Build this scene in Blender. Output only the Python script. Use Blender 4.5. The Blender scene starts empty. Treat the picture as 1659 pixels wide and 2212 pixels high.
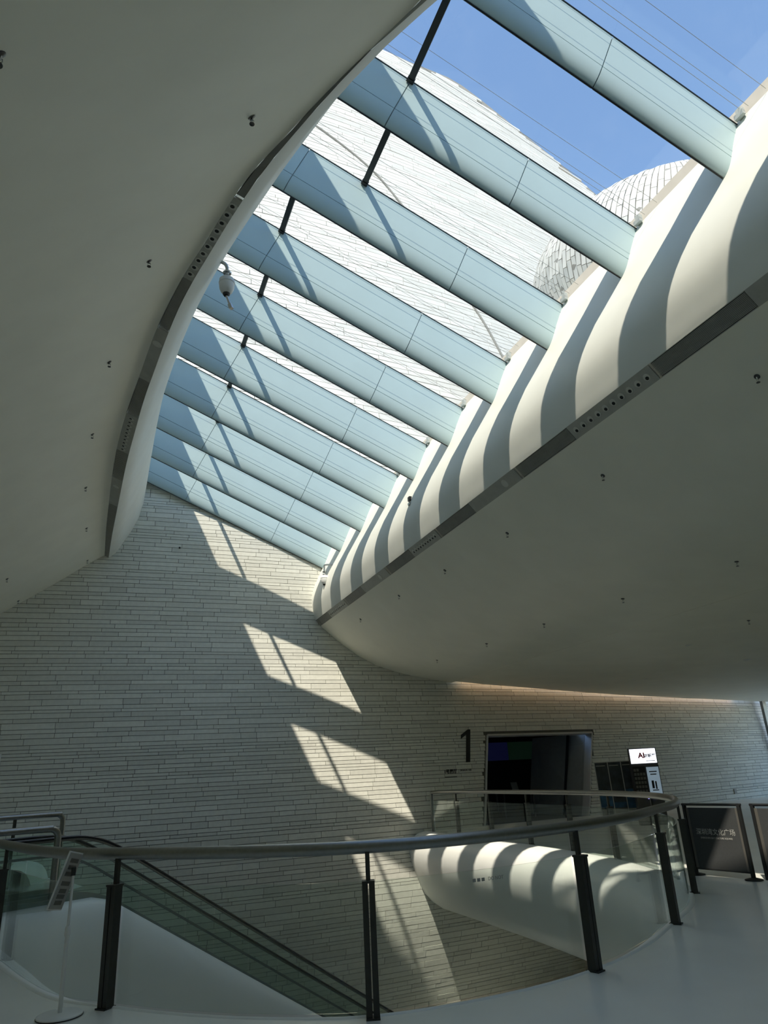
import bpy, bmesh, math, random
from mathutils import Vector, Matrix, Quaternion
C = bpy.context.scene.collection
sc = bpy.context.scene
random.seed(7)

# ------------------------------------------------------------------ camera, sky, sun, exposure
cam_d = bpy.data.cameras.new('camera')
cam = bpy.data.objects.new('camera', cam_d); C.objects.link(cam)
R_ = Vector((0.9302, -0.3631, -0.0502)); U_ = Vector((-0.0862, -0.3488, 0.9332))
R_.normalize(); U_ = (U_ - R_*U_.dot(R_)).normalized(); B_ = R_.cross(U_)
m = Matrix((R_, U_, B_)).transposed().to_4x4(); m.translation = Vector((0, 0, 1.6))
cam.matrix_world = m
cam_d.sensor_fit = 'HORIZONTAL'; cam_d.sensor_width = 36.0; cam_d.lens = 36.0*1497/1659
cam_d.clip_start = 0.05; cam_d.clip_end = 1000
sc.camera = cam

SUN = Vector((1.0, 1.10, -2.15))
K = 1.07      # size of the skylight hall relative to the first survey
world = bpy.data.worlds.new('world'); sc.world = world; world.use_nodes = True
wn = world.node_tree; wn.nodes.clear()
sky = wn.nodes.new('ShaderNodeTexSky'); sky.sky_type = 'NISHITA'; sky.sun_disc = False
sky.sun_elevation = math.radians(55.4); sky.sun_rotation = math.radians(226.0)
sky.altitude = 100; sky.air_density = 1.0; sky.dust_density = 0.1; sky.ozone_density = 5.0
bg = wn.nodes.new('ShaderNodeBackground'); bg.inputs['Strength'].default_value = 0.155
wo = wn.nodes.new('ShaderNodeOutputWorld')
wn.links.new(sky.outputs[0], bg.inputs[0]); wn.links.new(bg.outputs[0], wo.inputs[0])
sun_d = bpy.data.lights.new('sun', 'SUN'); sun_d.energy = 2.7; sun_d.angle = math.radians(0.6); sun_d.color = (1.0, 0.965, 0.91)
sun = bpy.data.objects.new('sun', sun_d); C.objects.link(sun)
sun.rotation_euler = SUN.to_track_quat('-Z', 'Y').to_euler(); sun.location = (-20, -19, 45)

sc.view_settings.view_transform = 'Standard'; sc.view_settings.look = 'None'
sc.view_settings.exposure = 1.25; sc.view_settings.gamma = 1.0; sc.view_settings.use_curve_mapping = False
cy = sc.cycles
cy.max_bounces = 12; cy.diffuse_bounces = 9; cy.glossy_bounces = 4; cy.transparent_max_bounces = 32
cy.caustics_reflective = False; cy.caustics_refractive = False; cy.sample_clamp_indirect = 3.0

# ------------------------------------------------------------------ materials
def mat(name, col, rough=0.6, metal=0.0, spec=0.5, noise=0.0, scale=6.0, bump=0.0, emit=None, estr=0.0, island=0.0):
    m = bpy.data.materials.new(name); m.use_nodes = True
    nt = m.node_tree; b = nt.nodes['Principled BSDF']
    b.inputs['Base Color'].default_value = (*col, 1); b.inputs['Roughness'].default_value = rough
    b.inputs['Metallic'].default_value = metal; b.inputs['Specular IOR Level'].default_value = spec
    L = nt.links.new
    tc = nt.nodes.new('ShaderNodeTexCoord')
    nz = nt.nodes.new('ShaderNodeTexNoise'); nz.inputs['Scale'].default_value = scale; nz.inputs['Detail'].default_value = 5
    L(tc.outputs['Object'], nz.inputs['Vector'])
    rp = nt.nodes.new('ShaderNodeMapRange'); rp.inputs[1].default_value = 0.3; rp.inputs[2].default_value = 0.7
    rp.inputs[3].default_value = 1-noise; rp.inputs[4].default_value = 1+noise
    L(nz.outputs[0], rp.inputs[0])
    fac = rp.outputs[0]
    if island:
        ge = nt.nodes.new('ShaderNodeNewGeometry'); oi = nt.nodes.new('ShaderNodeObjectInfo')
        ad = nt.nodes.new('ShaderNodeMath'); ad.operation = 'ADD'; L(ge.outputs['Random Per Island'], ad.inputs[0]); L(oi.outputs['Random'], ad.inputs[1])
        fr = nt.nodes.new('ShaderNodeMath'); fr.operation = 'FRACT'; L(ad.outputs[0], fr.inputs[0])
        r2 = nt.nodes.new('ShaderNodeMapRange'); r2.inputs[3].default_value = 1-island; r2.inputs[4].default_value = 1+island
        L(fr.outputs[0], r2.inputs[0])
        mu = nt.nodes.new('ShaderNodeMath'); mu.operation = 'MULTIPLY'; L(r2.outputs[0], mu.inputs[0]); L(fac, mu.inputs[1]); fac = mu.outputs[0]
    hs = nt.nodes.new('ShaderNodeHueSaturation'); hs.inputs['Color'].default_value = (*col, 1)
    L(fac, hs.inputs['Value']); L(hs.outputs[0], b.inputs['Base Color'])
    if bump:
        bp = nt.nodes.new('ShaderNodeBump'); bp.inputs['Strength'].default_value = bump; bp.inputs['Distance'].default_value = 0.05
        L(nz.outputs[0], bp.inputs['Height']); L(bp.outputs[0], b.inputs['Normal'])
    if emit:
        b.inputs['Emission Color'].default_value = (*emit, 1); b.inputs['Emission Strength'].default_value = estr
    return m
def glass(name, tint, refl=0.05, dirt=0.0):
    m = bpy.data.materials.new(name); m.use_nodes = True
    nt = m.node_tree; nt.nodes.clear(); L = nt.links.new
    out = nt.nodes.new('ShaderNodeOutputMaterial')
    tr = nt.nodes.new('ShaderNodeBsdfTransparent'); tr.inputs[0].default_value = (*tint, 1)
    gl = nt.nodes.new('ShaderNodeBsdfGlossy'); gl.inputs['Roughness'].default_value = 0.02; gl.inputs[0].default_value = (0.9, 0.95, 0.95, 1)
    lw = nt.nodes.new('ShaderNodeLayerWeight'); lw.inputs['Blend'].default_value = 0.5
    pw = nt.nodes.new('ShaderNodeMath'); pw.operation = 'POWER'; pw.inputs[1].default_value = 4.0; L(lw.outputs['Facing'], pw.inputs[0])
    ma = nt.nodes.new('ShaderNodeMath'); ma.operation = 'MULTIPLY_ADD'; ma.inputs[1].default_value = 0.8; ma.inputs[2].default_value = refl
    L(pw.outputs[0], ma.inputs[0])
    mx = nt.nodes.new('ShaderNodeMixShader'); L(ma.outputs[0], mx.inputs[0]); L(tr.outputs[0], mx.inputs[1]); L(gl.outputs[0], mx.inputs[2])
    last = mx.outputs[0]
    if dirt:
        tc = nt.nodes.new('ShaderNodeTexCoord'); nz = nt.nodes.new('ShaderNodeTexNoise'); nz.inputs['Scale'].default_value = 2.2
        nz.inputs['Detail'].default_value = 8; nz.inputs['Roughness'].default_value = 0.7; L(tc.outputs['Object'], nz.inputs['Vector'])
        mr = nt.nodes.new('ShaderNodeMapRange'); mr.inputs[1].default_value = 0.5; mr.inputs[2].default_value = 0.85
        mr.inputs[3].default_value = 0.0; mr.inputs[4].default_value = dirt; L(nz.outputs[0], mr.inputs[0])
        df = nt.nodes.new('ShaderNodeBsdfDiffuse'); df.inputs[0].default_value = (0.8, 0.85, 0.85, 1)
        tl = nt.nodes.new('ShaderNodeBsdfTranslucent'); tl.inputs[0].default_value = (0.8, 0.85, 0.85, 1)
        m2 = nt.nodes.new('ShaderNodeMixShader'); L(df.outputs[0], m2.inputs[1]); L(tl.outputs[0], m2.inputs[2])
        m3 = nt.nodes.new('ShaderNodeMixShader'); L(mr.outputs[0], m3.inputs[0]); L(last, m3.inputs[1]); L(m2.outputs[0], m3.inputs[2]); last = m3.outputs[0]
    L(last, out.inputs[0])
    return m
M = dict(
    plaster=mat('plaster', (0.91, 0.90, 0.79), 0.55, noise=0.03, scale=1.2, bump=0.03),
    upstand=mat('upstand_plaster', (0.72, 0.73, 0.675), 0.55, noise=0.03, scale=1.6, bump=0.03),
    fascia=mat('fascia_white', (0.84, 0.85, 0.82), 0.4, noise=0.02, scale=1.5, bump=0.02),
    floor=mat('floor_resin', (0.85, 0.85, 0.80), 0.22, noise=0.05, scale=0.9, bump=0.01),
    tile=mat('wall_tile', (0.71, 0.71, 0.645), 0.7, noise=0.05, scale=9, bump=0.10, island=0.09),
    tile_out=mat('shell_tile', (0.49, 0.49, 0.465), 0.7, noise=0.05, scale=3, bump=0.08, island=0.07),
    grout=mat('grout', (0.13, 0.13, 0.115), 0.9, noise=0.1),
    grout_out=mat('shell_grout', (0.20, 0.195, 0.18), 0.9, noise=0.1),
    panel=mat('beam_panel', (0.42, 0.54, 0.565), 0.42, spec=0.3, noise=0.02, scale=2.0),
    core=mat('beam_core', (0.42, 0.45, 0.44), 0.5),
    black=mat('black_metal', (0.015, 0.016, 0.017), 0.45, noise=0.1),
    bar=mat('glazing_bar', (0.03, 0.032, 0.03), 0.5, noise=0.1),
    tray=mat('vent_tray', (0.05, 0.05, 0.045), 0.7),
    cream=mat('cream_channel', (0.62, 0.57, 0.50), 0.5, noise=0.05),
    strip=mat('vent_strip', (0.45, 0.45, 0.41), 0.5, noise=0.08),
    slat=mat('vent_slat', (0.40, 0.40, 0.365), 0.45, noise=0.08),
    nozzle=mat('nozzle_ring', (0.62, 0.62, 0.57), 0.4, noise=0.05),
    steel=mat('brushed_steel', (0.27, 0.275, 0.265), 0.36, metal=1.0, noise=0.06, scale=30),
    post=mat('post_bronze', (0.05, 0.05, 0.045), 0.42, metal=0.4, noise=0.08, scale=20),
    rubber=mat('handrail_rubber', (0.012, 0.013, 0.014), 0.35, noise=0.1),
    plate=mat('landing_plate', (0.16, 0.145, 0.125), 0.4, metal=0.4, noise=0.08),
    step=mat('step_metal', (0.20, 0.21, 0.21), 0.45, metal=0.4, noise=0.1),
    skirt=mat('escalator_skirt', (0.22, 0.27, 0.25), 0.35, metal=0.5, noise=0.08),
    white=mat('white_paint', (0.72, 0.73, 0.71), 0.4, noise=0.03),
    board=mat('board_face', (0.33, 0.33, 0.31), 0.5, noise=0.05),
    ink=mat('board_ink', (0.07, 0.07, 0.065), 0.5),
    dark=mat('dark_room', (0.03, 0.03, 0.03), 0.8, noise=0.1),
    reveal=mat('door_reveal', (0.34, 0.345, 0.33), 0.6, noise=0.04),
    frame=mat('door_frame', (0.55, 0.55, 0.53), 0.4, noise=0.04),
    camwhite=mat('camera_shell', (0.72, 0.73, 0.72), 0.3, noise=0.03),
    chrome=mat('chrome', (0.55, 0.56, 0.55), 0.25, metal=1.0, noise=0.05),
    spr=mat('sprinkler_metal', (0.12, 0.12, 0.115), 0.35, metal=0.8),
    red=mat('red_mark', (0.55, 0.06, 0.03), 0.5),
    banner=mat('banner_fabric', (0.045, 0.048, 0.05), 0.75, noise=0.08, scale=40),
    lettering=mat('pale_lettering', (0.42, 0.42, 0.40), 0.6),
    brownish=mat('banner_edge', (0.10, 0.095, 0.085), 0.6),
    poster=mat('poster_print', (0.035, 0.045, 0.055), 0.5, noise=0.5, scale=5),
    posterblue=mat('poster_blue', (0.03, 0.10, 0.19), 0.5, noise=0.5, scale=6),
    kiosk=mat('kiosk_body', (0.07, 0.07, 0.07), 0.4, noise=0.05),
    lit=mat('lit_sign', (0.8, 0.8, 0.85), 0.4, emit=(0.86, 0.90, 1.0), estr=0.85),
    litblue=mat('lit_side_panel', (0.3, 0.35, 0.4), 0.4, emit=(0.20, 0.27, 0.33), estr=0.30),
    purple=mat('purple_display', (0.3, 0.3, 0.6), 0.4, emit=(0.36, 0.30, 0.95), estr=0.9),
    redtext=mat('red_text', (0.6, 0.03, 0.04), 0.5),
    shelf=mat('shelf_item', (0.16, 0.16, 0.15), 0.5, noise=0.1),
    screen=mat('dim_screen', (0.01, 0.012, 0.02), 0.4, emit=(0.0008, 0.001, 0.005), estr=1.0),
    screen2=mat('dim_screen_green', (0.01, 0.02, 0.012), 0.4, emit=(0.0006, 0.0018, 0.0009), estr=1.0),
    glow=mat('lamp_lens', (0.6, 0.58, 0.5), 0.4, emit=(1.0, 0.82, 0.6), estr=0.25),
    cove=mat('cove_strip', (0.8, 0.7, 0.5), 0.4, emit=(1.0, 0.60, 0.32), estr=1.6),
    wire=mat('wire', (0.30, 0.30, 0.30), 0.5),
    ground=mat('plaza_paving', (0.70, 0.66, 0.58), 0.8, noise=0.1),
)
M['glass'] = glass('skylight_glass', (1.0, 0.975, 0.915), 0.02, dirt=0.025)
M['rail_glass'] = glass('balustrade_glass', (0.95, 0.98, 0.965), 0.03)
M['esc_glass'] = glass('escalator_glass', (0.90, 0.955, 0.93), 0.03)
M['win_glass'] = glass('window_glass', (0.93, 0.94, 0.92), 0.04)

# ------------------------------------------------------------------ helpers
class MB:
    def __init__(s): s.v = []; s.f = []
    def add(s, vs, fs):
        o = len(s.v); s.v += [tuple(p) for p in vs]; s.f += [tuple(i+o for i in f) for f in fs]; return s
    def hexa(s, p):          # p: 8 points, bottom ring 0-3, top ring 4-7
        return s.add(p, [(3, 2, 1, 0), (4, 5, 6, 7), (0, 1, 5, 4), (1, 2, 6, 5), (2, 3, 7, 6), (3, 0, 4, 7)])
    def box(s, x0, x1, y0, y1, z0, z1):
        return s.hexa([(x0, y0, z0), (x1, y0, z0), (x1, y1, z0), (x0, y1, z0), (x0, y0, z1), (x1, y0, z1), (x1, y1, z1), (x0, y1, z1)])
    def obox(s, c, ax, ay, az, hx, hy, hz):   # oriented box
        c = Vector(c); ax, ay, az = Vector(ax)*hx, Vector(ay)*hy, Vector(az)*hz
        return s.hexa([c-ax-ay-az, c+ax-ay-az, c+ax+ay-az, c-ax+ay-az, c-ax-ay+az, c+ax-ay+az, c+ax+ay+az, c-ax+ay+az])
    def sweep(s, secs, closed=True, caps=True):  # list of rings of equal length
        n = len(secs[0]); o = len(s.v)
        for r in secs: s.v += [tuple(p) for p in r]
        k = n if closed else n-1
        for i in range(len(secs)-1):
            for j in range(k):
                a = o+i*n+j; b = o+i*n+(j+1) % n
                s.f.append((a, b, b+n, a+n))
        if caps and closed:
            s.f.append(tuple(o+j for j in range(n))[::-1]); s.f.append(tuple(o+(len(secs)-1)*n+j for j in range(n)))
        return s
    def tube(s, path, r, n=10, rs=None):
        path = [Vector(p) for p in path]; T = []
        for i in range(len(path)):
            a = path[max(i-1, 0)]; b = path[min(i+1, len(path)-1)]; T.append((b-a).normalized())
        ref = Vector((0, 0, 1)) if abs(T[0].z) < 0.9 else Vector((1, 0, 0))
        nn = (ref - T[0]*ref.dot(T[0])).normalized(); rings = []
        for i, p in enumerate(path):
            nn = (nn - T[i]*nn.dot(T[i])).normalized(); bb = T[i].cross(nn); rr = rs[i] if rs else r
            rings.append([p + (nn*math.cos(2*math.pi*j/n) + bb*math.sin(2*math.pi*j/n))*rr for j in range(n)])
        return s.sweep(rings)
    def lathe(s, prof, n=16, M4=None):   # prof: (r, z)
        rings = [[Vector((r*math.cos(2*math.pi*j/n), r*math.sin(2*math.pi*j/n), z)) for j in range(n)] for r, z in prof]
        if M4: rings = [[M4 @ p for p in r] for r in rings]
        return s.sweep(rings)
    def build(s, name, material, parent=None, smooth=False, kind=None, origin=None, fix=True):
        me = bpy.data.meshes.new(name); vs = s.v
        if origin is not None: vs = [(p[0]-origin[0], p[1]-origin[1], p[2]-origin[2]) for p in vs]
        me.from_pydata(vs, [], s.f); me.materials.append(material)
        if fix and len(s.f) < 60000:
            bm = bmesh.new(); bm.from_mesh(me); bmesh.ops.recalc_face_normals(bm, faces=bm.faces); bm.to_mesh(me); bm.free()
        if smooth:
            me.shade_smooth()
            if hasattr(me, 'set_sharp_from_angle'): me.set_sharp_from_angle(angle=math.radians(40))
        o = bpy.data.objects.new(name, me); C.objects.link(o)
        if origin is not None: o.location = origin
        if parent: o.parent = parent
        if kind: o['kind'] = kind
        return o
def par(o, p):                       # parent, keeping world place (parents here carry location / z rotation only)
    o.parent = p; o.matrix_parent_inverse = mw(p).inverted(); return o
def mw(p):
    m = Matrix.LocRotScale(p.location, p.rotation_euler, p.scale)
    return m if not p.parent else mw(p.parent) @ p.matrix_parent_inverse @ m
def thing(name, label, cat, loc=(0, 0, 0), rz=0, group=None):
    o = bpy.data.objects.new(name, None); C.objects.link(o); o.location = loc; o.rotation_euler = (0, 0, rz)
    tag(o, label, cat, group); return o
def tag(o, label, cat, group=None):
    o['label'] = label; o['category'] = cat
    if group: o['group'] = group
    return o
def struct(o): o['kind'] = 'structure'; return o
def interp(tab, x):
    if x <= tab[0][0]: return tab[0][1]
    for (a, b), (c, d) in zip(tab, tab[1:]):
        if x <= c: return b+(d-b)*(x-a)/(c-a)
    return tab[-1][1]
def smooth_tab(tab, x):              # Catmull-Rom on a table
    n = len(tab)
    if x <= tab[0][0]: return tab[0][1]
    if x >= tab[-1][0]: return tab[-1][1]
    for i in range(n-1):
        if x <= tab[i+1][0]:
            x0, y0 = tab[i]; x1, y1 = tab[i+1]
            m0 = (tab[i+1][1]-tab[max(i-1, 0)][1])/(tab[i+1][0]-tab[max(i-1, 0)][0])
            m1 = (tab[min(i+2, n-1)][1]-tab[i][1])/(tab[min(i+2, n-1)][0]-tab[i][0])
            hh = x1-x0; t = (x-x0)/hh
            return (2*t**3-3*t*t+1)*y0+(t**3-2*t*t+t)*hh*m0+(-2*t**3+3*t*t)*y1+(t**3-t*t)*hh*m1
def spline(pts, sub=6):              # Catmull-Rom polyline through points
    P = [Vector(p) for p in pts]; out = []
    for i in range(len(P)-1):
        p0 = P[max(i-1, 0)]; p1 = P[i]; p2 = P[i+1]; p3 = P[min(i+2, len(P)-1)]
        for k in range(sub):
            t = k/sub
            out.append(0.5*((2*p1)+(p2-p0)*t+(2*p0-5*p1+4*p2-p3)*t*t+(3*p1-p0-3*p2+p3)*t**3))
    out.append(P[-1]); return out
def text(name, s, size, loc, xdir, updir, material, parent=None, depth=0.004, bold=0.0, align='LEFT', shear=0.0):
    cu = bpy.data.curves.new(name, 'FONT'); cu.body = s; cu.size = size; cu.extrude = depth; cu.offset = bold
    cu.align_x = align; cu.resolution_u = 3; cu.shear = shear
    tmp = bpy.data.objects.new(name, cu); C.objects.link(tmp)
    bpy.context.view_layer.update()
    me = bpy.data.meshes.new_from_object(tmp.evaluated_get(bpy.context.evaluated_depsgraph_get()))
    C.objects.unlink(tmp); bpy.data.objects.remove(tmp)
    me.materials.clear(); me.materials.append(material); me.name = name
    o = bpy.data.objects.new(name, me); C.objects.link(o)
    x = Vector(xdir).normalized(); u = Vector(updir); u = (u-x*u.dot(x)).normalized(); z = x.cross(u)
    mm = Matrix((x, u, z)).transposed().to_4x4(); mm.translation = Vector(loc)
    o.matrix_world = mm
    if parent: par(o, parent)
    return o

# ------------------------------------------------------------------ the tiled stone wall (inside and, higher up, outside)
GZ = [(-8, 2.9), (-6, 1.7), (-4, .8), (-2, .20), (0, .02), (1.5, .15), (2.8, .27), (4.7, .50), (6.0, .62), (7.0, .63), (9.7, .64), (11, .82), (13, 1.4), (16, 2.3), (22, 3.5), (34, 5.6), (50, 8.4)]
def gz(z): return smooth_tab(GZ, z)
def hx(x):
    u = abs(x-4.5); return u*u/170 if u < 20 else 400/170+(u-20)*.235
def yw(x, z): return 20.6+hx(x)+gz(z)
def wn_(x, z):
    e = .05; return Vector(((yw(x+e, z)-yw(x-e, z))/(2*e), -1, (yw(x, z+e)-yw(x, z-e))/(2*e))).normalized()
RIDGE = [(-30, 37.0), (-8, 43.3), (2, 45.6), (8, 46.3), (13.7, 46.53), (16.02, 46.67), (19.41, 47.42), (21.37, 47.0), (23.38, 46.34), (25.5, 45.75), (27.73, 45.17),
         (29.97, 44.41), (32.26, 43.54), (33.63, 42.92), (41, 39.3), (60, 29.0)]
def ridge(x): return smooth_tab(RIDGE, x)
DL = lambda z: 11.44+.21*z
DR = lambda z: 15.70+.34*z
DTOP = 2.70
def wshift(x, z):
    zc = min(max(z, 0), DTOP)
    return zc*interp([(8, 0), (11.44, .21), (15.70, .34), (21, 0)], x)
xs = [-14, -10, -7, -4, -2, 0, 2, 4, 6, 8, 9.7, 11.44, 12.8, 14.2, 15.70, 17.5, 19, 20.2, 21.6, 23, 24.3, 25.6, 27, 28.4, 29.8, 31.2, 32.6, 34.5, 37, 42, 50]
zs = [-6.6, -4.5, -2.5, -1, 0, 0.9, 1.8, DTOP, 3.6, 4.5, 5.5, 6.5, 7.5, 8.5, 9.5, 10.5, 11.5, 12.5, 13.5, 15, 16.5, 18, 20]
w = MB(); idx = {}
def wv(i, j):
    if (i, j) not in idx:
        x0 = xs[i]; rd = ridge(x0)
        if j < len(zs): z = zs[j]; x = x0+wshift(x0, z); y = yw(x, z)
        else:
            k = j-len(zs)
            if k < 5: z = 20+(rd-20)*(k+1)/5; x = x0; y = yw(x, z)
            else: q = (k-4); x = x0; z = rd-[0, .3, 1.5, 5][q]; y = yw(x, rd)+[0, 1.5, 4, 8][q]
        n = wn_(x, min(z, rd-.1)); idx[(i, j)] = len(w.v); off = .018 if z < 11.2 else .10; w.v.append((x-n.x*off, y-n.y*off, z-n.z*off))
    return idx[(i, j)]
NR = len(zs)+8
for i in range(len(xs)-1):
    for j in range(NR-1):
        if 11 <= i < 14 and 4 <= j < 7: continue
        w.f.append((wv(i, j), wv(i+1, j), wv(i+1, j+1), wv(i, j+1)))
wall_far = struct(w.build('wall_far', M['grout'], smooth=True, fix=False))
wall_far.data.materials.append(M['grout_out'])
for p in wall_far.data.polygons:
    if p.center.z > 11.5: p.material_index = 1
def tile_verts(x0, x1, z0, z1, out):
    vs = []; n = wn_((x0+x1)/2, (z0+z1)/2)
    for d in (-.016 if z0 < 11 else -.11, out):
        for (x, z) in ((x0, z0), (x1, z0), (x1, z1), (x0, z1)):
            vs.append(Vector((x, yw(x, z), z))+n*d)
    return vs
TF = [(4, 5, 6, 7), (0, 1, 5, 4), (1, 2, 6, 5), (2, 3, 7, 6), (3, 0, 4, 7)]
tiles_in, tiles_out = [], []
z = -6.4
while z < 10.9:
    hgt = random.choice((.085, .11, .125, .14, .165)); x = -7-random.random()
    while x < 29:
        L = random.choice((.45, .6, .8, .95, 1.1, 1.3))*(1 if hgt > .1 else 1.15); x1 = x+L
        a, b = x, x1
        zm = z+hgt/2
        if -0.02 < zm < DTOP+.06:
            dl, dr = DL(zm)-.07, DR(zm)+.07
            if b > dl and a < dr:
                if a < dl-.1: b = dl
                elif b > dr+.1: a = dr
                else: a = b = 0
        if b-a > .05: tiles_in.append((a+.006, b-.006, z+.0065, z+hgt-.0065, random.uniform(0, .007)))
        x = x1
    z += hgt
while z < 48:
    hgt = random.choice((.20, .24, .28, .32)); x = -16-random.random()*2
    while x < 44:
        L = random.uniform(1.3, 3.2); x1 = x+L
        if z+hgt < ridge(x)-.05 and z+hgt < ridge(x1)-.05: tiles_out.append((x+.012, x1-.012, z+.014, z+hgt-.014, random.uniform(0, .012)))
        x = x1
    z += hgt
tiles_in.sort(key=lambda t: ((t[0]+t[1])/2-2.2)**2+((t[2]+t[3])/2-3.2)**2*1.2)
seen = [t for t in tiles_in[:2500] if (t[1]-t[0])*(t[3]-t[2]) > .085][:300]
seen_set = set(seen)
for t in seen:
    b = MB().add(tile_verts(*t), TF); c = sum((Vector(p) for p in b.v), Vector())/8
    b.build('tile', M['tile'], wall_far, origin=tuple(c), fix=False)
for lst, mm in ((tiles_in, 'tile'), (tiles_out, 'tile_out')):
    b = MB()
    for t in lst:
        if t not in seen_set: b.add(tile_verts(*t), TF)
    b.build('tile_field', M[mm], wall_far, kind='stuff', fix=False)
# long seam rib across the outer shell
b = MB(); rib = [(6.2, 35.6), (7.17, 35.07), (9.05, 33.89), (10.91, 32.41), (12.22, 30.7), (14.3, 27.0), (16.22, 22.92), (16.95, 20.66), (18, 17)]
pts = [Vector((x, yw(x, z), z))+wn_(x, z)*.02 for x, z in [tuple(p)[:2] for p in spline([(a, c, 0) for a, c in rib], 4)]]
b.tube(pts, .06, 8); b.build('seam_rib', M['grout_out'], wall_far, smooth=True)
# neighbouring stone-clad bulge outside
bc = Vector((0.0, 0.0, 1.6)) + 26*(Vector((0.9302, -.3631, -.0502))*.4078 + Vector((-.0862, -.3488, .9332))*.338 - B_*1.0)
E1, E2, E3 = R_*4.83, U_*3.32, B_*6.0
def bul(u, v, r=1.0): return bc + (E1*math.cos(u)*math.cos(v)+E3*math.sin(u)*math.cos(v)+E2*math.sin(v))*r
b = MB()
b.sweep([[bul(2*math.pi*i/40, -math.pi/2*.99+math.pi*.99*j/20, .997) for i in range(40)] for j in range(21)])
bulge = struct(b.build('wall_outer', M['grout_out'], smooth=True))
b = MB()
for i in range(150):
    u0 = 2*math.pi*i/150; u1 = 2*math.pi*(i+1)/150; v = -1.45-random.random()*.1
    while v < 1.3:
        v1 = v+random.choice((.10, .14, .18, .24)); ue = .0035
        q = [(u0+ue, v+.003), (u1-ue, v+.003), (u1-ue, v1-.003), (u0+ue, v1-.003)]
        r = 1.001+random.random()*.002
        b.add([bul(a, c, .996) for a, c in q]+[bul(a, c, r) for a, c in q], TF); v = v1
b.build('tile_field', M['tile_out'], bulge, kind='stuff')

# ------------------------------------------------------------------ skylight geometry
SL = .439
def zb(x): return 1.6+6.08*K-SL*(x-6.02*K)
def sk(x, y, p): return Vector((x+.402*p*K, y, zb(x)+.9157*p*K))       # x on the bottom line, p square to the glass
YB = lambda n: (4.04+1.75*n)*K
XI = [(-3.2, 6.0), (-3, 5.85), (-2, 5.0), (-1, 4.2), (0, 3.5), (1, 2.85), (2, 2.28), (3.04, 1.83), (3.62, 1.59), (4.25, 1.387), (5.03, 1.173), (5.99, .963), (6.57, .853), (7.87, .636),
      (8.58, .56), (9.59, .47), (10.78, .371), (12.17, .305), (13.75, .219), (15.4, .149), (17, .075), (18.75, -.008), (20.84, -.081), (22, -.10)]
XO = [(-3.2, 5.85), (-3, 5.7), (-2, 4.85), (-1, 4.05), (0, 3.36), (1, 2.72), (2, 2.16), (3.04, 1.80), (4.25, 1.345), (4.6, 1.235), (5.34, .98), (5.93, .83), (6.73, .66), (7.45, .50), (8.73, .29),
      (10.19, .13), (11.53, -.01), (13.1, -.13), (14.8, -.197), (16.5, -.232), (18.6, -.262), (21.3, -.262), (22, -.265)]
XC = [(-3.2, 6.15), (-3, 6.08), (-2, 5.45), (-1, 4.8), (0, 4.1), (1, 3.45), (2, 2.9), (3, 2.42), (4, 2.08), (5, 1.86), (5.8, 1.66), (7.54, 1.29), (9.3, .99), (11, .81), (12.8, .69), (14.5, .645), (16.3, .635), (18, .64), (22, .655)]
KL = 1.033
xo = lambda y: KL*smooth_tab(XO, y/KL)
xi = lambda y: KL*smooth_tab(XI, y/KL)*(1-(.4 if y > 5 else .4*max(0, min(1, (y-3)/2))))+xo(y)*(.4 if y > 5 else .4*max(0, min(1, (y-3)/2)))
xc = lambda y: K*smooth_tab(XC, y/K)
zl = lambda x: 1.6+6.313*KL-SL*(x+.18*KL)
ys_l = [-3.4+.42*k for k in range(63)]
def wall_end(x, z, d=.06): return yw(x, z)+d
# left upstand (from lip to glass, then the curb above)
CURB = 2.65
FX = [0, .20, .38, .66, .88, 1.02, 1.03, 1.0]; FZ = [0, .05, .16, .335, .52, .74, .88, 1.0]
rows = []
for y in ys_l:
    a, c = xi(y), xc(y); za, zc = zl(a), zb(c)
    r = [Vector((a+(c-a)*fx, y, za+(zc-za)*fz)) for fx, fz in zip(FX, FZ)]
    r += [Vector((c-.02, y, zc+1.2)), Vector((c-.08, y, zc+CURB)), Vector((c-.9, y, zc+CURB+.2)), Vector((c-4, y, zc+CURB))]
    rows.append(r)
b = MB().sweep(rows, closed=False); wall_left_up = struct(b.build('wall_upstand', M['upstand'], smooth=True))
# left ceiling
CP = [(0, 0), (-.06, -.02), (-.16, -.085), (-.5, -.32), (-.88, -.62), (-1.43, -1.03), (-2.07, -1.47), (-2.48, -1.76), (-3.2, -2.2), (-4.2, -2.68), (-5.4, -3.08), (-7.2, -3.42), (-10, -3.62), (-16, -3.7)]
rows = [[Vector((xo(y)+dx*KL, y, zl(xo(y))+dz*KL)) for dx, dz in CP] for y in [-8.2, -6, -4.5]+ys_l]
b = MB().sweep(rows, closed=False); struct(b.build('ceiling', M['plaster'], smooth=True))
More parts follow.
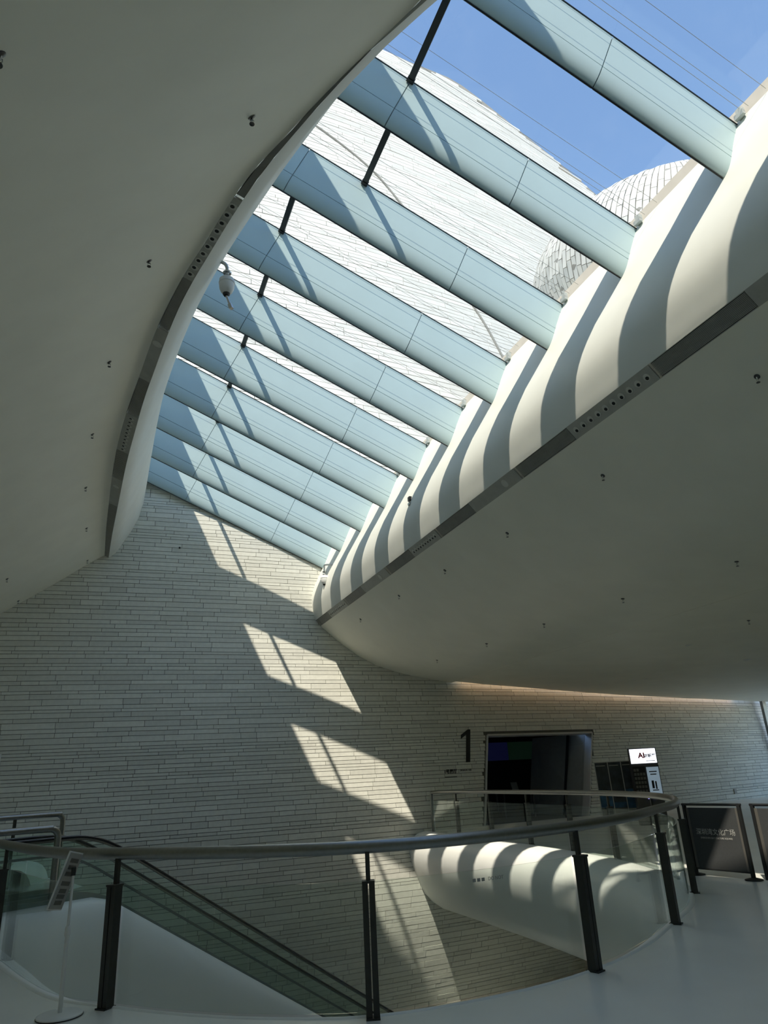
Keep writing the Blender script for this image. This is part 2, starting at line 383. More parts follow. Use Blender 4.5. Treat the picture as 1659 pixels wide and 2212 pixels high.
# right upstand, ceiling
def scl(L, f): return [(x*f, 1.6+(z-1.6)*f) for x, z in L]
KU = K*.985
RU = scl([(5.874, 6.141), (5.850, 6.21), (5.836, 6.275), (5.80, 6.40), (5.774, 6.531), (5.756, 6.65), (5.759, 6.777), (5.775, 6.91), (5.806, 7.046), (5.87, 7.25), (5.96, 7.45)], KU)+scl([(6.02, 7.70), (6.11, 7.92), (6.21, 8.16), (6.31, 8.38), (6.38, 8.52), (6.41, 8.60)], K)
RC = scl([(6.03, 5.97), (6.10, 5.905), (6.217, 5.81), (6.461, 5.60), (6.711, 5.40), (7.2, 5.07), (7.76, 4.79), (8.25, 4.64), (8.70, 4.53), (9.5, 4.395), (10.36, 4.28)], KU)
LC = scl([(10.375, 4.28), (11.5, 4.19), (12.9, 4.116), (15, 4.0), (17.1, 3.91), (21, 3.83), (25.8, 3.78), (27.4, 3.76)], KU)
XJ = RC[-1][0]; ZJ = RC[-1][1]
def extr(sec, mat_, name, y0=-8.2, d=.06, extra=None):
    rows = []
    N = 30
    for k in range(N+1):
        rows.append([Vector((x, y0+(wall_end(x, z, d)-y0)*k/N, z)) for x, z in sec])
    bb = MB().sweep(rows, closed=False)
    return struct(bb.build(name, mat_, smooth=True))
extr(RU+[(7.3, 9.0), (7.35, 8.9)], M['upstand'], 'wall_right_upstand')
extr(RC+[(XJ+.002, ZJ+.05)], M['plaster'], 'ceiling')
extr([(LC[0][0], ZJ+.05)]+LC, M['plaster'], 'ceiling', d=-.30)
# roof deck over the right-hand ceiling and over the left-hand ceiling (keeps daylight out)
b = MB().box(7.1, 30, -8.4, 26, 8.75, 8.98); struct(b.build('ceiling_roof', M['ground']))
b = MB()
b.hexa([(-16, -8.4, 9.2), (7.1, -8.4, 9.2), (7.1, -3.5, 9.2), (-16, -3.5, 9.2), (-16, -8.4, 9.5), (7.1, -8.4, 9.5), (7.1, -3.5, 9.5), (-16, -3.5, 9.5)])
struct(b.build('ceiling_roof', M['ground']))
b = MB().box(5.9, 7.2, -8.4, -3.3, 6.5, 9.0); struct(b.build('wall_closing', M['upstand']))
b = MB()
NN = ys_l
rows = [[Vector((xc(y)-.5, y, zb(xc(y))+CURB)), Vector((-16, y, 15)), Vector((-16, y, 15.2)), Vector((xc(y)-.5, y, zb(xc(y))+CURB+.1))] for y in NN]
b.sweep(rows); struct(b.build('ceiling_roof', M['ground']))

# beams
ORD = {0: 'nearest and topmost pale skylight beam, running out of the top edge', 1: 'second pale skylight beam from the top, under the blue sky', 2: 'third pale skylight beam from the top, white shell above it',
       3: 'fourth pale skylight beam from the top, just above the left dome camera', 4: 'fifth pale skylight beam from the top, behind the left dome camera', 5: 'sixth pale skylight beam from the top',
       6: 'seventh pale skylight beam from the top', 7: 'eighth pale skylight beam from the top, third from the tiled wall', 8: 'ninth pale skylight beam from the top, next to the last',
       9: 'last and lowest pale skylight beam, against the tiled wall', -1: 'pale skylight beam overhead, just outside the top right corner', -2: 'pale skylight beam overhead behind the viewer, outside the picture'}
def xbar(n): return K*(3.05 if n <= 2 else 2.19)
def beam_panel(y, xa, xb, sec, th=.025):
    rings = []
    inner = [(a+th, p) for a, p in sec]
    for x in (xa, xb): rings.append([sk(x, y+a, p) for a, p in sec]+[sk(x, y+a, p) for a, p in inner[::-1]])
    return MB().sweep(rings)
ARC = [(-.09, .295), (-.089, .25), (-.085, .20), (-.078, .15), (-.066, .10), (-.05, .06), (-.034, .033), (-.018, .014), (-.004, .006)]
for n in range(-2, 10):
    y = YB(n); xl = xc(y)-.45; xr = 6.02*K
    B0 = sk(xl, y, 0)
    t = thing('skylight_beam', ORD[n], 'beam', tuple(sk((xl+xr)/2, y, 0)), 0, 'skylight beams')
    core = MB()
    core.sweep([[sk(x, y+a, p) for a, p in ((-.065, .95), (-.065, .30), (-.05, .14), (-.005, .03), (.03, .12), (.17, .5), (.17, .95))] for x in (xl, xr)])
    par(core.build('core', M['core']), t)
    bk = MB().sweep([[sk(x, y+a, p) for a, p in ((.172, .95), (.172, .5), (.034, .12), (.0, .022), (.012, .008), (.055, .12), (.195, .5), (.195, .95))] for x in (xl, xr)])
    par(bk.build('back_panel', M['panel']), t)
    bs = MB().sweep([[sk(x, y+a, p) for a, p in ((-.006, .008), (-.006, -.006), (.010, -.006), (.010, .008))] for x in (xl+.03, xr-.02)])
    par(bs.build('bottom_channel', M['black']), t)
    seams = [xl, max(K*(3.05 if n <= 1 else 2.19)-.38*K, xc(y)+.15), 4.36*K, xr]
    g = .006
    for k in range(3):
        a, c = seams[k]+g, seams[k+1]-g
        if c-a < .1: continue
        par(beam_panel(y, a, c, [(-.09, .95), (-.09, .305)]).build('upper_panel', M['panel']), t)
        par(beam_panel(y, a, c, ARC).build('curved_panel', M['panel'], smooth=True), t)
# glazing: one window per bay, panes split at the dark glazing bar
def pane(y0, y1, xa, xb): return MB().sweep([[sk(xa, y0, .96), sk(xa, y1, .96), sk(xa, y1, .983), sk(xa, y0, .983)], [sk(xb, y0, .96), sk(xb, y1, .96), sk(xb, y1, .983), sk(xb, y0, .983)]])
k = 1
for n in range(-3, 10):
    y0 = YB(n)+.012; y1 = YB(n+1)-.012 if n < 9 else 22.9
    e = bpy.data.objects.new('window_%d' % k, None); C.objects.link(e); struct(e); k += 1
    xl = min(xc(y0), xc(y1))-.45; xb_ = xbar(n+1)-.38*K
    if n == -3: xl = 5.4
    if xb_ - xl > .3:
        pane(y0, y1, xl, xb_-.01).build('pane', M['glass'], e); pane(y0, y1, xb_+.01, 6.12*K).build('pane', M['glass'], e)
        ya = YB(n)+.22; ye = (YB(n+1)-.10) if n < 9 else 22.3
        bb = MB().sweep([[sk(xb_+d, yy, p) for d, p in ((-.042, .96), (-.042, .90), (.042, .90), (.042, .96))] for yy in (ya, ye)])
        bb.build('glazing_bar', M['bar'], e)
        bb = MB().sweep([[sk(xb_+d, yy, p) for d, p in ((-.05, .96), (-.05, .885), (.05, .885), (.05, .96))] for yy in (ye-.05, ye)])
        bb.build('bar_shoe', M['black'], e)
    else: pane(y0, y1, xl, 6.12*K).build('pane', M['glass'], e)
    bb = MB().sweep([[sk(xx, YB(n+1)+a, p) for a, p in ((-.09, .95), (-.10, .95), (-.10, .96), (-.09, .96))] for xx in (xl+.4, 6.02*K)])
    if n < 9: bb.build('edge_gasket', M['black'], e)
# thin wires above the glass
WORD = ('first (topmost)', 'second', 'third', 'fourth', 'fifth', 'sixth', 'seventh', 'eighth', 'ninth', 'last')
for n in range(0, 10):
    for wd_, dy, p in (('closest', -.20, 1.06), ('middle', -.29, 1.04), ('outer', -.55, 1.02)):
        y = YB(n)+dy; b = MB().tube([sk(xc(y)+.0, y, p), sk(5.98*K, y, p)], .003, 5)
        tag(b.build('wire', M['wire']), 'thin wire over the glass before the %s beam, %s of three' % (WORD[n], wd_), 'wire', 'wires above the skylight')
# channel along the right-hand edge of the glass, with a bracket at each beam
ch = bpy.data.objects.new('trim_5', None); C.objects.link(ch); ch.location = (6.95, 10, 9.0); struct(ch)
ex, ez = 6.87, 9.10
b = MB().sweep([[Vector((ex+x, y, ez+z)) for x, z in ((0, 0), (.03, 0), (.03, .11), (.17, .11), (.17, 0), (.21, 0), (.21, .18), (0, .18))] for y in (-2.9, 21.2)])
par(b.build('channel_body', M['cream']), ch)
b = MB().box(ex+.22, ex+.7, -2.9, 21.2, ez+.09, ez+.22); par(b.build('outer_ledge', M['white']), ch)
for n in range(-1, 10):
    b = MB().box(ex-.07, ex, YB(n)-.22, YB(n)-.14, ez-.04, ez+.11); b.box(ex-.10, ex-.05, YB(n)-.25, YB(n)-.12, ez-.05, ez+.02)
    par(b.build('bracket', M['core']), ch)

# ------------------------------------------------------------------ slot strips with grilles, jet nozzles and speakers
def RS(y, u, d=0):     # right strip: u 0 (upstand side) .. 1 (ceiling side), d depth into the slot
    a = Vector((RU[0][0], y, RU[0][1])); c = Vector((RC[0][0], y, RC[0][1])); n = Vector((.74, 0, .67)); return a+(c-a)*u+n*d
def LS(y, u, d=0):
    a = Vector((xi(y), y, zl(xi(y)))); c = Vector((xo(y), y, zl(xo(y)))); n = Vector((.40, 0, .9157)); return a+(c-a)*u+n*d
def segs(y0, y1, k=6): return [y0+(y1-y0)*i/k for i in range(k+1)]
def slab(S, y0, y1, u0, u1, d0, d1, k=6):
    return MB().sweep([[S(y, u0, d0), S(y, u1, d0), S(y, u1, d1), S(y, u0, d1)] for y in segs(y0, y1, k)])
def disc(S, y, u, r, d0, d1, n=14, r2=None):
    c0 = S(y, u, d0); ax = (S(y, 1)-S(y, 0)).normalized(); ay = Vector((0, 1, 0)); ay = (S(y+.05, u)-S(y-.05, u)).normalized()
    r2 = r if r2 is None else r2; c1 = S(y, u, d1)
    return MB().sweep([[c0+(ax*math.cos(q)+ay*math.sin(q))*r for q in [2*math.pi*i/n for i in range(n)]], [c1+(ax*math.cos(q)+ay*math.sin(q))*r2 for q in [2*math.pi*i/n for i in range(n)]]])
KINDWORD = {'g': ('vent_grille', 'vent'), 'n': ('nozzle_plate', 'vent'), 's': ('speaker_plate', 'speaker'), 'p': ('cover_plate', 'cover')}
def strip_unit(S, kind, y0, y1, label, side, fine):
    nm, cat = KINDWORD[kind]; y0 += .006; y1 -= .006; wd = (S(y0, 1)-S(y0, 0)).length
    t = thing(nm, label, cat, tuple(S((y0+y1)/2, .5, .03)), 0, side)
    if kind == 'g':
        par(slab(S, y0, y1, .0, 1, .05, .065).build('back_tray', M['tray']), t)
        par(slab(S, y0, y1, 0, .04, -.004, .05).build('edge_frame', M['strip']), t); par(slab(S, y0, y1, .96, 1, -.004, .05).build('edge_frame', M['strip']), t)
        N = 13
        if fine:
            for i in range(N):
                u = .07+.86*(i+.5)/N; par(slab(S, y0, y1, u-.021, u+.021, 0, .03, 1).build('slat', M['slat']), t)
        else:
            bb = MB()
            for i in range(N):
                u = .07+.86*(i+.5)/N; q = slab(S, y0, y1, u-.021, u+.021, 0, .03, 4); bb.add(q.v, q.f)
            o = par(bb.build('slat_field', M['slat']), t); o['kind'] = 'stuff'
    else:
        par(slab(S, y0, y1, 0, 1, 0, .03).build('face_plate', M['strip']), t)
        if kind == 'n':
            for i in range(10):
                y = y0+.13+(y1-y0-.26)*i/9
                nz = par(disc(S, y, .5, .052, -.008, .0).build('nozzle', M['nozzle'], smooth=True), t)
                c = disc(S, y, .56, .026, -.012, -.008, 10).build('nozzle_bore', M['black']); par(c, nz)
        if kind == 's': par(disc(S, (y0+y1)/2-.4, .5, .075, -.01, .0, 20).build('speaker_cover', M['nozzle'], smooth=True), t)
struct(MB().sweep([[RS(y, 0, 0), RS(y, 1, 0), RS(y, 1, .03), RS(y, 0, .03)] for y in (-8.2, 2.7*1.0)]).build('trim_3', M['strip']))
RSEQ = [('p', 2.7, 4.15, 'plain dark cover plate of the right ceiling slot at the right edge'), ('g', 4.15, 5.62, 'largest dark slatted vent grille, near the right edge of the slot'), ('n', 5.62, 7.35, 'dark plate with ten round jet nozzles nearest the right edge'), ('g', 7.35, 8.82, 'second dark slatted vent from the right along the right slot'),
        ('s', 8.82, 10.41, 'dark plate with one pale oval speaker, right slot, the nearer one'), ('g', 10.41, 11.88, 'third dark slatted vent from the right along the right slot'), ('n', 11.88, 13.21, 'second plate of ten jet nozzles from the right, right slot'), ('g', 13.21, 14.66, 'fourth dark slatted vent from the right along the right slot'),
        ('s', 14.66, 16.37, 'dark plate with pale oval speaker, right slot, the farther one'), ('g', 16.37, 17.78, 'fifth dark slatted vent from the right along the right slot'), ('n', 17.78, 19.31, 'paler third plate of jet nozzles, right slot below the small dome camera'), ('g', 19.31, 20.66, 'last small dark vent of the right slot, touching the tiled wall')]
KR = RU[0][0]/5.97
for kd, a, c, lab in RSEQ: strip_unit(RS, kd, a*KR, c*KR if c < 20 else 21.25, lab, 'right slot units', a < 8)
struct(MB().sweep([[LS(y, 0, 0), LS(y, 1, 0), LS(y, 1, .03), LS(y, 0, .03)] for y in [-3.3+.5*i for i in range(15)]+[3.72]]).build('trim_4', M['strip']))
LSEQ = [('g', 3.6, 5.8, 'topmost dark vent of the left slot, a thin sliver along the lip'), ('n', 5.8, 7.45, 'upper plate of jet nozzles in the left slot beside the big dome camera'), ('g', 7.45, 8.75, 'dark vent of the left slot just below the upper nozzle plate'), ('s', 8.75, 10.3, 'upper plate with a pale oval speaker in the left slot'), ('g', 10.3, 11.65, 'dark vent of the left slot between upper speaker and lower nozzles'),
        ('n', 11.65, 13.3, 'lower plate of jet nozzles in the left slot'), ('g', 13.3, 14.75, 'dark vent of the left slot between lower nozzles and lower speaker'), ('s', 14.75, 16.4, 'lower plate with a pale oval speaker in the left slot'), ('g', 16.4, 21.12, 'long lowest dark vent of the left slot ending at the tiled wall')]
for kd, a, c, lab in LSEQ: strip_unit(LS, kd, a*KL, c*KL if c < 20 else 21.75, lab, 'left slot units', False)

# ------------------------------------------------------------------ floor with the void, slab fascia
e1 = Vector((.868, .497, 0)).normalized(); e2 = Vector((-e1.y, e1.x, 0))
def ES(s, q, z=0): return e1*s+e2*q+Vector((0, 0, z))
RIM = [(9.36, 21.3), (9.36, 20.6), (9.34, 18.5), (9.28, 16), (9.12, 13.6), (8.88, 11.6), (8.42, 9.9), (7.85, 8.72), (7.29, 7.97), (6.6, 7.27), (5.8, 6.70), (4.95, 6.12), (4.0, 5.69), (3.0, 5.50), (2.01, 5.56), (1.28, 5.95), (.72, 6.42), (.27, 6.9),
       (-.155, 7.41), (-.45, 8.15), (-.714, 9.02), (-1.0, 10.0), (-1.28, 11.0), (-1.42, 11.7), (-1.40, 12.25)]
rim = [Vector((p.x, p.y, 0)) for p in spline([(a, c, 0) for a, c in RIM], 4)]
corner = [Vector((-1.28, 12.62, 0)), Vector((-1.05, 12.90, 0)), ES(5.75, 11.72), ES(6.1, 11.72), ES(6.5, 11.72)]
hole = rim+corner+[ES(6.62, 11.72), ES(6.62, 12.75), ES(7.6, 13.3), ES(8.0, 15), ES(8.2, 18), Vector((-2.9, 22.0, 0)), Vector((9.36, 22.0, 0))]
outer = [Vector(p) for p in ((-9.6, -8.4, 0), (28, -8.4, 0), (28, 24.4, 0), (16.9, 21.6, 0), (9.6, 21.6, 0), (9.6, 23, 0), (-9.6, 23, 0))]
bm = bmesh.new()
def loop(pts):
    vs = [bm.verts.new(p) for p in pts]; return [bm.edges.new((vs[i], vs[(i+1) % len(vs)])) for i in range(len(vs))]
ed = loop(outer)+loop(hole)
bmesh.ops.triangle_fill(bm, use_beauty=True, edges=ed)
for f in bm.faces:
    if f.normal.z < 0: f.normal_flip()
me = bpy.data.meshes.new('floor'); bm.to_mesh(me); bm.free(); me.materials.append(M['floor'])
fl = bpy.data.objects.new('floor', me); C.objects.link(fl); struct(fl)
# fascia sweep: profile (inward offset, drop)
FP = [(-.015, 0), (0, .012), (.03, .012), (.12, .0), (.24, -.02), (.36, -.075), (.46, -.18), (.53, -.33), (.56, -.52), (.53, -.75), (.44, -1.0), (.28, -1.35), (.12, -1.64), (-.15, -1.90), (-.50, -2.11), (-1.2, -2.25), (-3.2, -2.4)]
path = rim+corner[:-1]
esc_path = [ES(s, 11.72, min(0, 4.02-.5704*s)) for s in [6.5+.35*i for i in range(33)]]
path = path+esc_path
wid = []
for i, p in enumerate(path):
    if i >= len(rim): w_ = .55
    else:
        w_ = interp([(-1.4, .8), (-.7, .72), (0, .5), (.7, .34), (2, .24), (4, .26), (5.8, .5), (7.3, .85), (8.2, 1), (10, 1)], p.x) if p.y < 12.5 else (1.0 if p.x > 5 else .8)
    wid.append(w_)
rings = []
for i, p in enumerate(path):
    a = path[max(i-1, 0)]; c = path[min(i+1, len(path)-1)]; d = Vector((c.x-a.x, c.y-a.y, 0)).normalized(); n = Vector((d.y, -d.x, 0))
    ring = []
    on_esc = i >= len(rim)+2
    for (u, dz) in FP:
        ww = wid[i]; uu = u*ww if u > 0 else u
        if u < 0 and dz < -.5:
            uu = u*(.12 if on_esc or p.y < 12.5 and p.x < 1.5 else .35 if p.x < 8 else 1)
        zz = dz*(1 if dz > -1.1 else (1 if not on_esc else 1+1.3*(-dz-1.1)))
        ring.append(p+n*uu+Vector((0, 0, zz)))
    rings.append(ring)
struct(MB().sweep(rings, closed=False).build('trim_1', M['fascia'], smooth=True))
pp = [ES(7.0, 14.9, .28), ES(7.45, 15.3, .30), ES(7.8, 15.9, .30), ES(8.0, 16.8, .30), ES(8.15, 18, .30), Vector((-2.75, 21.2, .30))]
rings = []
for i, p in enumerate(pp):
    a = pp[max(i-1, 0)]; c = pp[min(i+1, len(pp)-1)]; d = (c-a).normalized(); n = Vector((d.y, -d.x, 0))
    rings.append([p-n*.25+Vector((0, 0, -.32)), p-n*.25]+[p+n*(u*.8 if u > 0 else u*.15)+Vector((0, 0, dz)) for u, dz in FP])
struct(MB().sweep(rings, closed=False).build('trim_2', M['fascia'], smooth=True))
# lower storey
struct(MB().box(-14, 28, -8, 26, -6.9, -6.6).build('floor', M['floor']))
struct(MB().box(12.3, 28, -8, 21.1, -2.6, -2.44).build('ceiling', M['plaster']))
struct(MB().box(-9.5, -1.9, -8, 12, -2.75, -2.5).build('ceiling', M['plaster']))
struct(MB().box(-1.9, 12.4, -8, 4.6, -2.6, -2.44).build('ceiling', M['plaster']))
# outer walls of the hall, with a glazed bay on the right
struct(MB().box(-9.8, -9.5, -8.4, 24, -6.6, 6).build('wall_left', M['plaster']))
struct(MB().box(-9.8, 28, -8.7, -8.4, -6.6, 9).build('wall_back', M['plaster']))
struct(MB().box(27.9, 28.2, -8.4, 25, -6.6, 0).build('wall_right', M['plaster']))
struct(MB().box(27.5, 27.8, -8.4, 17.6, 0, 4.3).build('wall_right', M['plaster']))
wr = bpy.data.objects.new('window_20', None); C.objects.link(wr); struct(wr)
for i in range(3):
    y = 17.7+3.0*i
    MB().box(27.55, 27.75, y-.07, y+.07, 0, 4.1).build('mullion', M['steel'], wr)
    if i < 2: MB().box(27.63, 27.66, y+.08, y+2.92, .05, 4.0).build('pane', M['win_glass'], wr)
MB().box(27.5, 27.8, 17.6, 24, 4.0, 4.3).build('head_rail', M['steel'], wr)
struct(MB().box(-200, 220, -200, 220, -7.4, -7.0).build('ground', M['ground']))
struct(MB().box(28.2, 60, -8.7, 40, -.4, -.1).build('floor_terrace', M['ground']))

# ------------------------------------------------------------------ balustrade round the void
def rail_pts(z, d=0.0, pts=None):
    out = []
    P = pts or rim
    for i, p in enumerate(P):
        a = P[max(i-1, 0)]; c = P[min(i+1, len(P)-1)]; dd = (c-a); dd.z = 0; dd.normalize(); n = Vector((dd.y, -dd.x, 0))
        out.append(p+n*d+Vector((0, 0, z)))
    return out
RP = [p for p in rim if p.y <= 20.45]
cum = [0]
for a, c in zip(RP, RP[1:]): cum.append(cum[-1]+(c-a).length)
def at(s):
    s = min(max(s, 0), cum[-1])
    for i in range(len(RP)-1):
        if s <= cum[i+1]:
            f = (s-cum[i])/(cum[i+1]-cum[i]); p = RP[i].lerp(RP[i+1], f); d = (RP[i+1]-RP[i]).normalized(); return p, d, Vector((d.y, -d.x, 0))
def near_s(x, y):
    return min((cum[-1]*k/800 for k in range(801)), key=lambda s: (at(s)[0]-Vector((x, y, 0))).length)
rail = thing('railing', 'curved glass balustrade with round steel handrail around the floor opening', 'railing', (4, 5.69, 0))
top = rail_pts(1.1, 0.0, RP)
full = [top[0]+Vector((0, .0, -1.08)), top[0]+Vector((0, .0, -.08)), top[0]+Vector((0, -.02, -.02))]+top[1:]
par(MB().tube(full, .048, 12).build('handrail', M['steel'], smooth=True), rail)
POSTS = [(9.3, 18.6), (9.28, 16.7), (9.2, 14.8), (9.06, 13.0), (8.86, 11.4), (8.30, 9.65), (7.29, 7.97), (5.8, 6.70), (4.0, 5.69), (2.01, 5.56), (.27, 6.9), (-.80, 9.30), (-1.35, 11.4)]
ss = [near_s(*p) for p in POSTS]
for s in ss:
    p, d, n = at(s); up = Vector((0, 0, 1)); q = p-n*.03
    for sd in (-1, 1):
        par(MB().obox(q+d*.026*sd+up*.43, d, n, up, .0215, .04, .43).build('post_plate', M['post']), rail)
    par(MB().obox(q+up*.865, d, n, up, .048, .05, .008).build('post_cap', M['post']), rail)
    par(MB().obox(q+n*.015+up*.965, d, n, up, .017, .017, .10).build('post_neck', M['post']), rail)
    par(MB().obox(q+up*.006, d, n, up, .05, .06, .006).build('post_foot', M['post']), rail)
ends = [0.05]+ss+[cum[-1]]
for a, c in zip(ends, ends[1:]):
    k = max(2, int((c-a)/.22)); rr = []
    for i in range(k+1):
        p, d, n = at(a+.04+(c-a-.08)*i/k); q = p+n*.045
        rr.append([q+n*.007+Vector((0, 0, .02)), q-n*.007+Vector((0, 0, .02)), q-n*.007+Vector((0, 0, .86)), q+n*.007+Vector((0, 0, .86))])
    par(MB().sweep(rr).build('glass_panel', M['rail_glass'], smooth=True), rail)

for k_, (xx, ww) in enumerate(((2.85, .014), (2.89, .014), (2.93, .014))):
    par(MB().obox((xx, 5.455+.02*(xx-2.7), .80), (1, .06, 0), (0, 1, 0), (0, 0, 1), ww, .001, .012).build('sticker_mark', M['reveal']), rail)
text('sticker_text', 'DO NOT', .036, (2.97, 5.452, .79), (1, .06, 0), (0, 0, 1), M['board'], rail, depth=.0005)

# ------------------------------------------------------------------ escalator and its guards
T30 = .5704
esc = thing('escalator', 'escalator with green glass sides going down along the tiled wall', 'escalator', tuple(ES(6.9, 12.2)))
def hr_path(q, off):
    pts = []
    for s in [2.2, 3, 4, 5, 5.8, 6.3, 6.6, 6.85, 7.1, 7.4, 7.8, 8.5, 10, 12, 14, 16, 17.4]:
        a = 4.88-T30*s+off; lim = .93+off; k = .28
        hh = max(k-abs(a-lim), 0)/k; z = min(a, lim)-hh*hh*k*.25; pts.append(ES(s, q, z))
    return spline(pts, 3)
for q, nm in ((11.78, 'near'), (12.66, 'far')):
    P = hr_path(q, 0)
    rr = [[p+e2*a+Vector((0, 0, c)) for a, c in ((-.038, -.018), (.038, -.018), (.038, .012), (.022, .026), (-.022, .026), (-.038, .012))] for p in P]
    par(MB().sweep(rr).build('handrail', M['rubber'], smooth=True), esc)
    rr = [[p+e2*a+Vector((0, 0, c)) for a, c in ((-.02, -.05), (.02, -.05), (.02, -.02), (-.02, -.02))] for p in P]
    par(MB().sweep(rr).build('handrail_track', M['steel'], smooth=True), esc)
    N = 9; s_edges = [3.0+1.6*i for i in range(10)]
    for a, c in zip(s_edges, s_edges[1:]):
        rr = []
        for i in range(7):
            s = a+.01+(c-a-.02)*i/6; aa = 4.88-T30*s; lim = .93; hh = max(.28-abs(aa-lim), 0)/.28; z = min(aa, lim)-hh*hh*.07
            rr.append([ES(s, q-.006, z-.80), ES(s, q+.006, z-.80), ES(s, q+.006, z-.04), ES(s, q-.006, z-.04)])
        par(MB().sweep(rr).build('glass_panel', M['esc_glass'], smooth=True), esc)
    sgn = -1 if nm == 'near' else 1
    rr = [[p+e2*a+Vector((0, 0, c)) for a, c in ((-.05, -1.12), (.05, -1.12), (.05, -.80), (-.05, -.80))] for p in P]
    par(MB().sweep(rr).build('skirt', M['skirt'], smooth=True), esc)
P = hr_path(12.60, 0)
par(MB().sweep([[p+e2*a+Vector((0, 0, c)) for a, c in ((-.02, -.33), (.02, -.33), (.02, -.29), (-.02, -.29))] for p in P]).build('inner_profile', M['step'], smooth=True), esc)
st = MB().obox((0, 0, 0), e1, e2, (0, 0, 1), .20, .40, .10)
stm = None
for i in range(26):
    s = 6.9+.40*i; z = 3.93-T30*s-.10
    c = ES(s+.2, 12.22, z-.10)
    if stm is None:
        stm = st.build('step', M['step'], origin=(0, 0, 0)); stm.location = c; par(stm, esc)
    else:
        o = stm.copy(); C.objects.link(o); o.location = c
par(MB().sweep([[ES(s, 11.78, z), ES(s, 12.70, z), ES(s, 12.70, z-.6), ES(s, 11.78, z-.6)] for s, z in ((7.0, -.35), (17.4, -.35-T30*10.4))]).build('truss', M['skirt']), esc)
lp = [ES(.5, 11.84), ES(6.95, 11.84), ES(6.9, 12.6), ES(6.45, 15.4), ES(.5, 15.4)]
struct(MB().sweep([[p+Vector((0, 0, .003)) for p in lp], [p+Vector((0, 0, .012)) for p in lp]]).build('floor_landing', M['plate']))
def guard(name, label, q, s0, s1, zt, zbase=0):
    t = thing(name, label, 'railing', tuple(ES(s1, q)), 0, 'escalator landing guards')
    pth = [ES(s0, q, zt), ES(s1-.35, q, zt), ES(s1-.12, q, zt-.01), ES(s1-.03, q, zt-.06), ES(s1, q, zt-.16), ES(s1, q, zt-.5), ES(s1, q, zbase)]
    par(MB().tube(spline(pth, 3), .05, 12).build('tube_rail', M['steel'], smooth=True), t)
    for i in range(1, 4):
        s = s1-.95*i
        if s > s0: par(MB().obox(ES(s, q, zt/2-.02), e1, e2, (0, 0, 1), .02, .03, zt/2-.02).build('post', M['post']), t)
    par(MB().obox(ES((s0+s1-.1)/2, q, .47), e1, e2, (0, 0, 1), (s1-.1-s0)/2, .006, .43).build('glass_panel', M['rail_glass']), t)
guard('landing_guard', 'nearer tubular steel guard beside the escalator landing', 11.55, 3.4, 6.10, 1.1)
guard('landing_guard', 'farther tubular steel guard beyond the escalator landing', 14.55, 4.2, 7.75, 1.22)

# ------------------------------------------------------------------ doorway to the exhibition hall
d1 = bpy.data.objects.new('door_1', None); C.objects.link(d1); struct(d1)
def wp(x, z, d=0): n = wn_(x, z); return Vector((x, yw(x, z), z))+n*d
fr = MB()
for (a, c) in (((DL(0), 0), (DL(DTOP), DTOP)), ((DR(0), 0), (DR(DTOP), DTOP)), ((DL(DTOP), DTOP), (DR(DTOP), DTOP))):
    A, Cc = Vector((a[0], a[1], 0)), Vector((c[0], c[1], 0)); KF = 6
    dr_ = (Cc-A).normalized(); nn = Vector((-dr_.y, dr_.x, 0))*.03
    rr = []
    for i in range(KF+1):
        p = A.lerp(Cc, i/KF); l, r = p-nn, p+nn
        rr.append([wp(l.x, l.y, .03), wp(r.x, r.y, .03), wp(r.x, r.y, -.3), wp(l.x, l.y, -.3)])
    par(MB().sweep(rr).build('door_frame', M['frame']), d1)
# deep recess: right-hand reveal of grey panels, dark hall beyond
yd = 21.2
rv = MB().hexa([(DR(0), 21.35, 0), (DR(0)+.05, 21.4, 0), (15.42, 24.6, 0), (15.36, 24.5, 0), (DR(DTOP), 21.72, DTOP), (DR(DTOP)+.05, 21.78, DTOP), (15.95, 24.6, DTOP), (15.89, 24.5, DTOP)])
rv.build('reveal_panel', M['reveal'], d1)
MB().hexa([(15.53, 22.6, 0), (15.56, 22.52, 0), (15.59, 22.54, 0), (15.56, 22.62, 0), (16.20, 22.68, DTOP), (16.24, 22.58, DTOP), (16.27, 22.60, DTOP), (16.23, 22.70, DTOP)]).build('dark_joint', M['black'], d1)
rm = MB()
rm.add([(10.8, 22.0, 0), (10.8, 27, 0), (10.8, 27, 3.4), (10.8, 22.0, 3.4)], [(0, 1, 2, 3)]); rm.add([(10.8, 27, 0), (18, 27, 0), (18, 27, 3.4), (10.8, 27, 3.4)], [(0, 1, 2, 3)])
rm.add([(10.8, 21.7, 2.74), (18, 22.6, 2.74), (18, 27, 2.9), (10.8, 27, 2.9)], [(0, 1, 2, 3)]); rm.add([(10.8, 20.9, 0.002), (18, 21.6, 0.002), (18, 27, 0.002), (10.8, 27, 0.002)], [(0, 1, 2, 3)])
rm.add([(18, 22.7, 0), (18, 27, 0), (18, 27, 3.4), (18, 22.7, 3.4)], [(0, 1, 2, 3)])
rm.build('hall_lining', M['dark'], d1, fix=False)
scr = thing('hall_screen', 'dim blue and green screen inside the dark exhibition doorway', 'screen', (15.4, 25.4, 2.0))
par(MB().box(14.2, 15.2, 25.3, 25.38, 1.95, 2.62).build('display_panel', M['screen']), scr)
par(MB().box(15.22, 16.6, 25.3, 25.38, 1.95, 2.62).build('display_panel', M['screen2']), scr)
tb = thing('hall_table', 'dark reception table with a small tilted card inside the doorway', 'table', (14.2, 23.4, 0))
par(MB().box(13.5, 14.8, 23.1, 23.7, .80, .85).build('tabletop', M['kiosk']), tb)
for x in (13.55, 14.75):
    for y in (23.15, 23.65): par(MB().box(x-.025, x+.025, y-.025, y+.025, 0, .8).build('leg', M['kiosk']), tb)
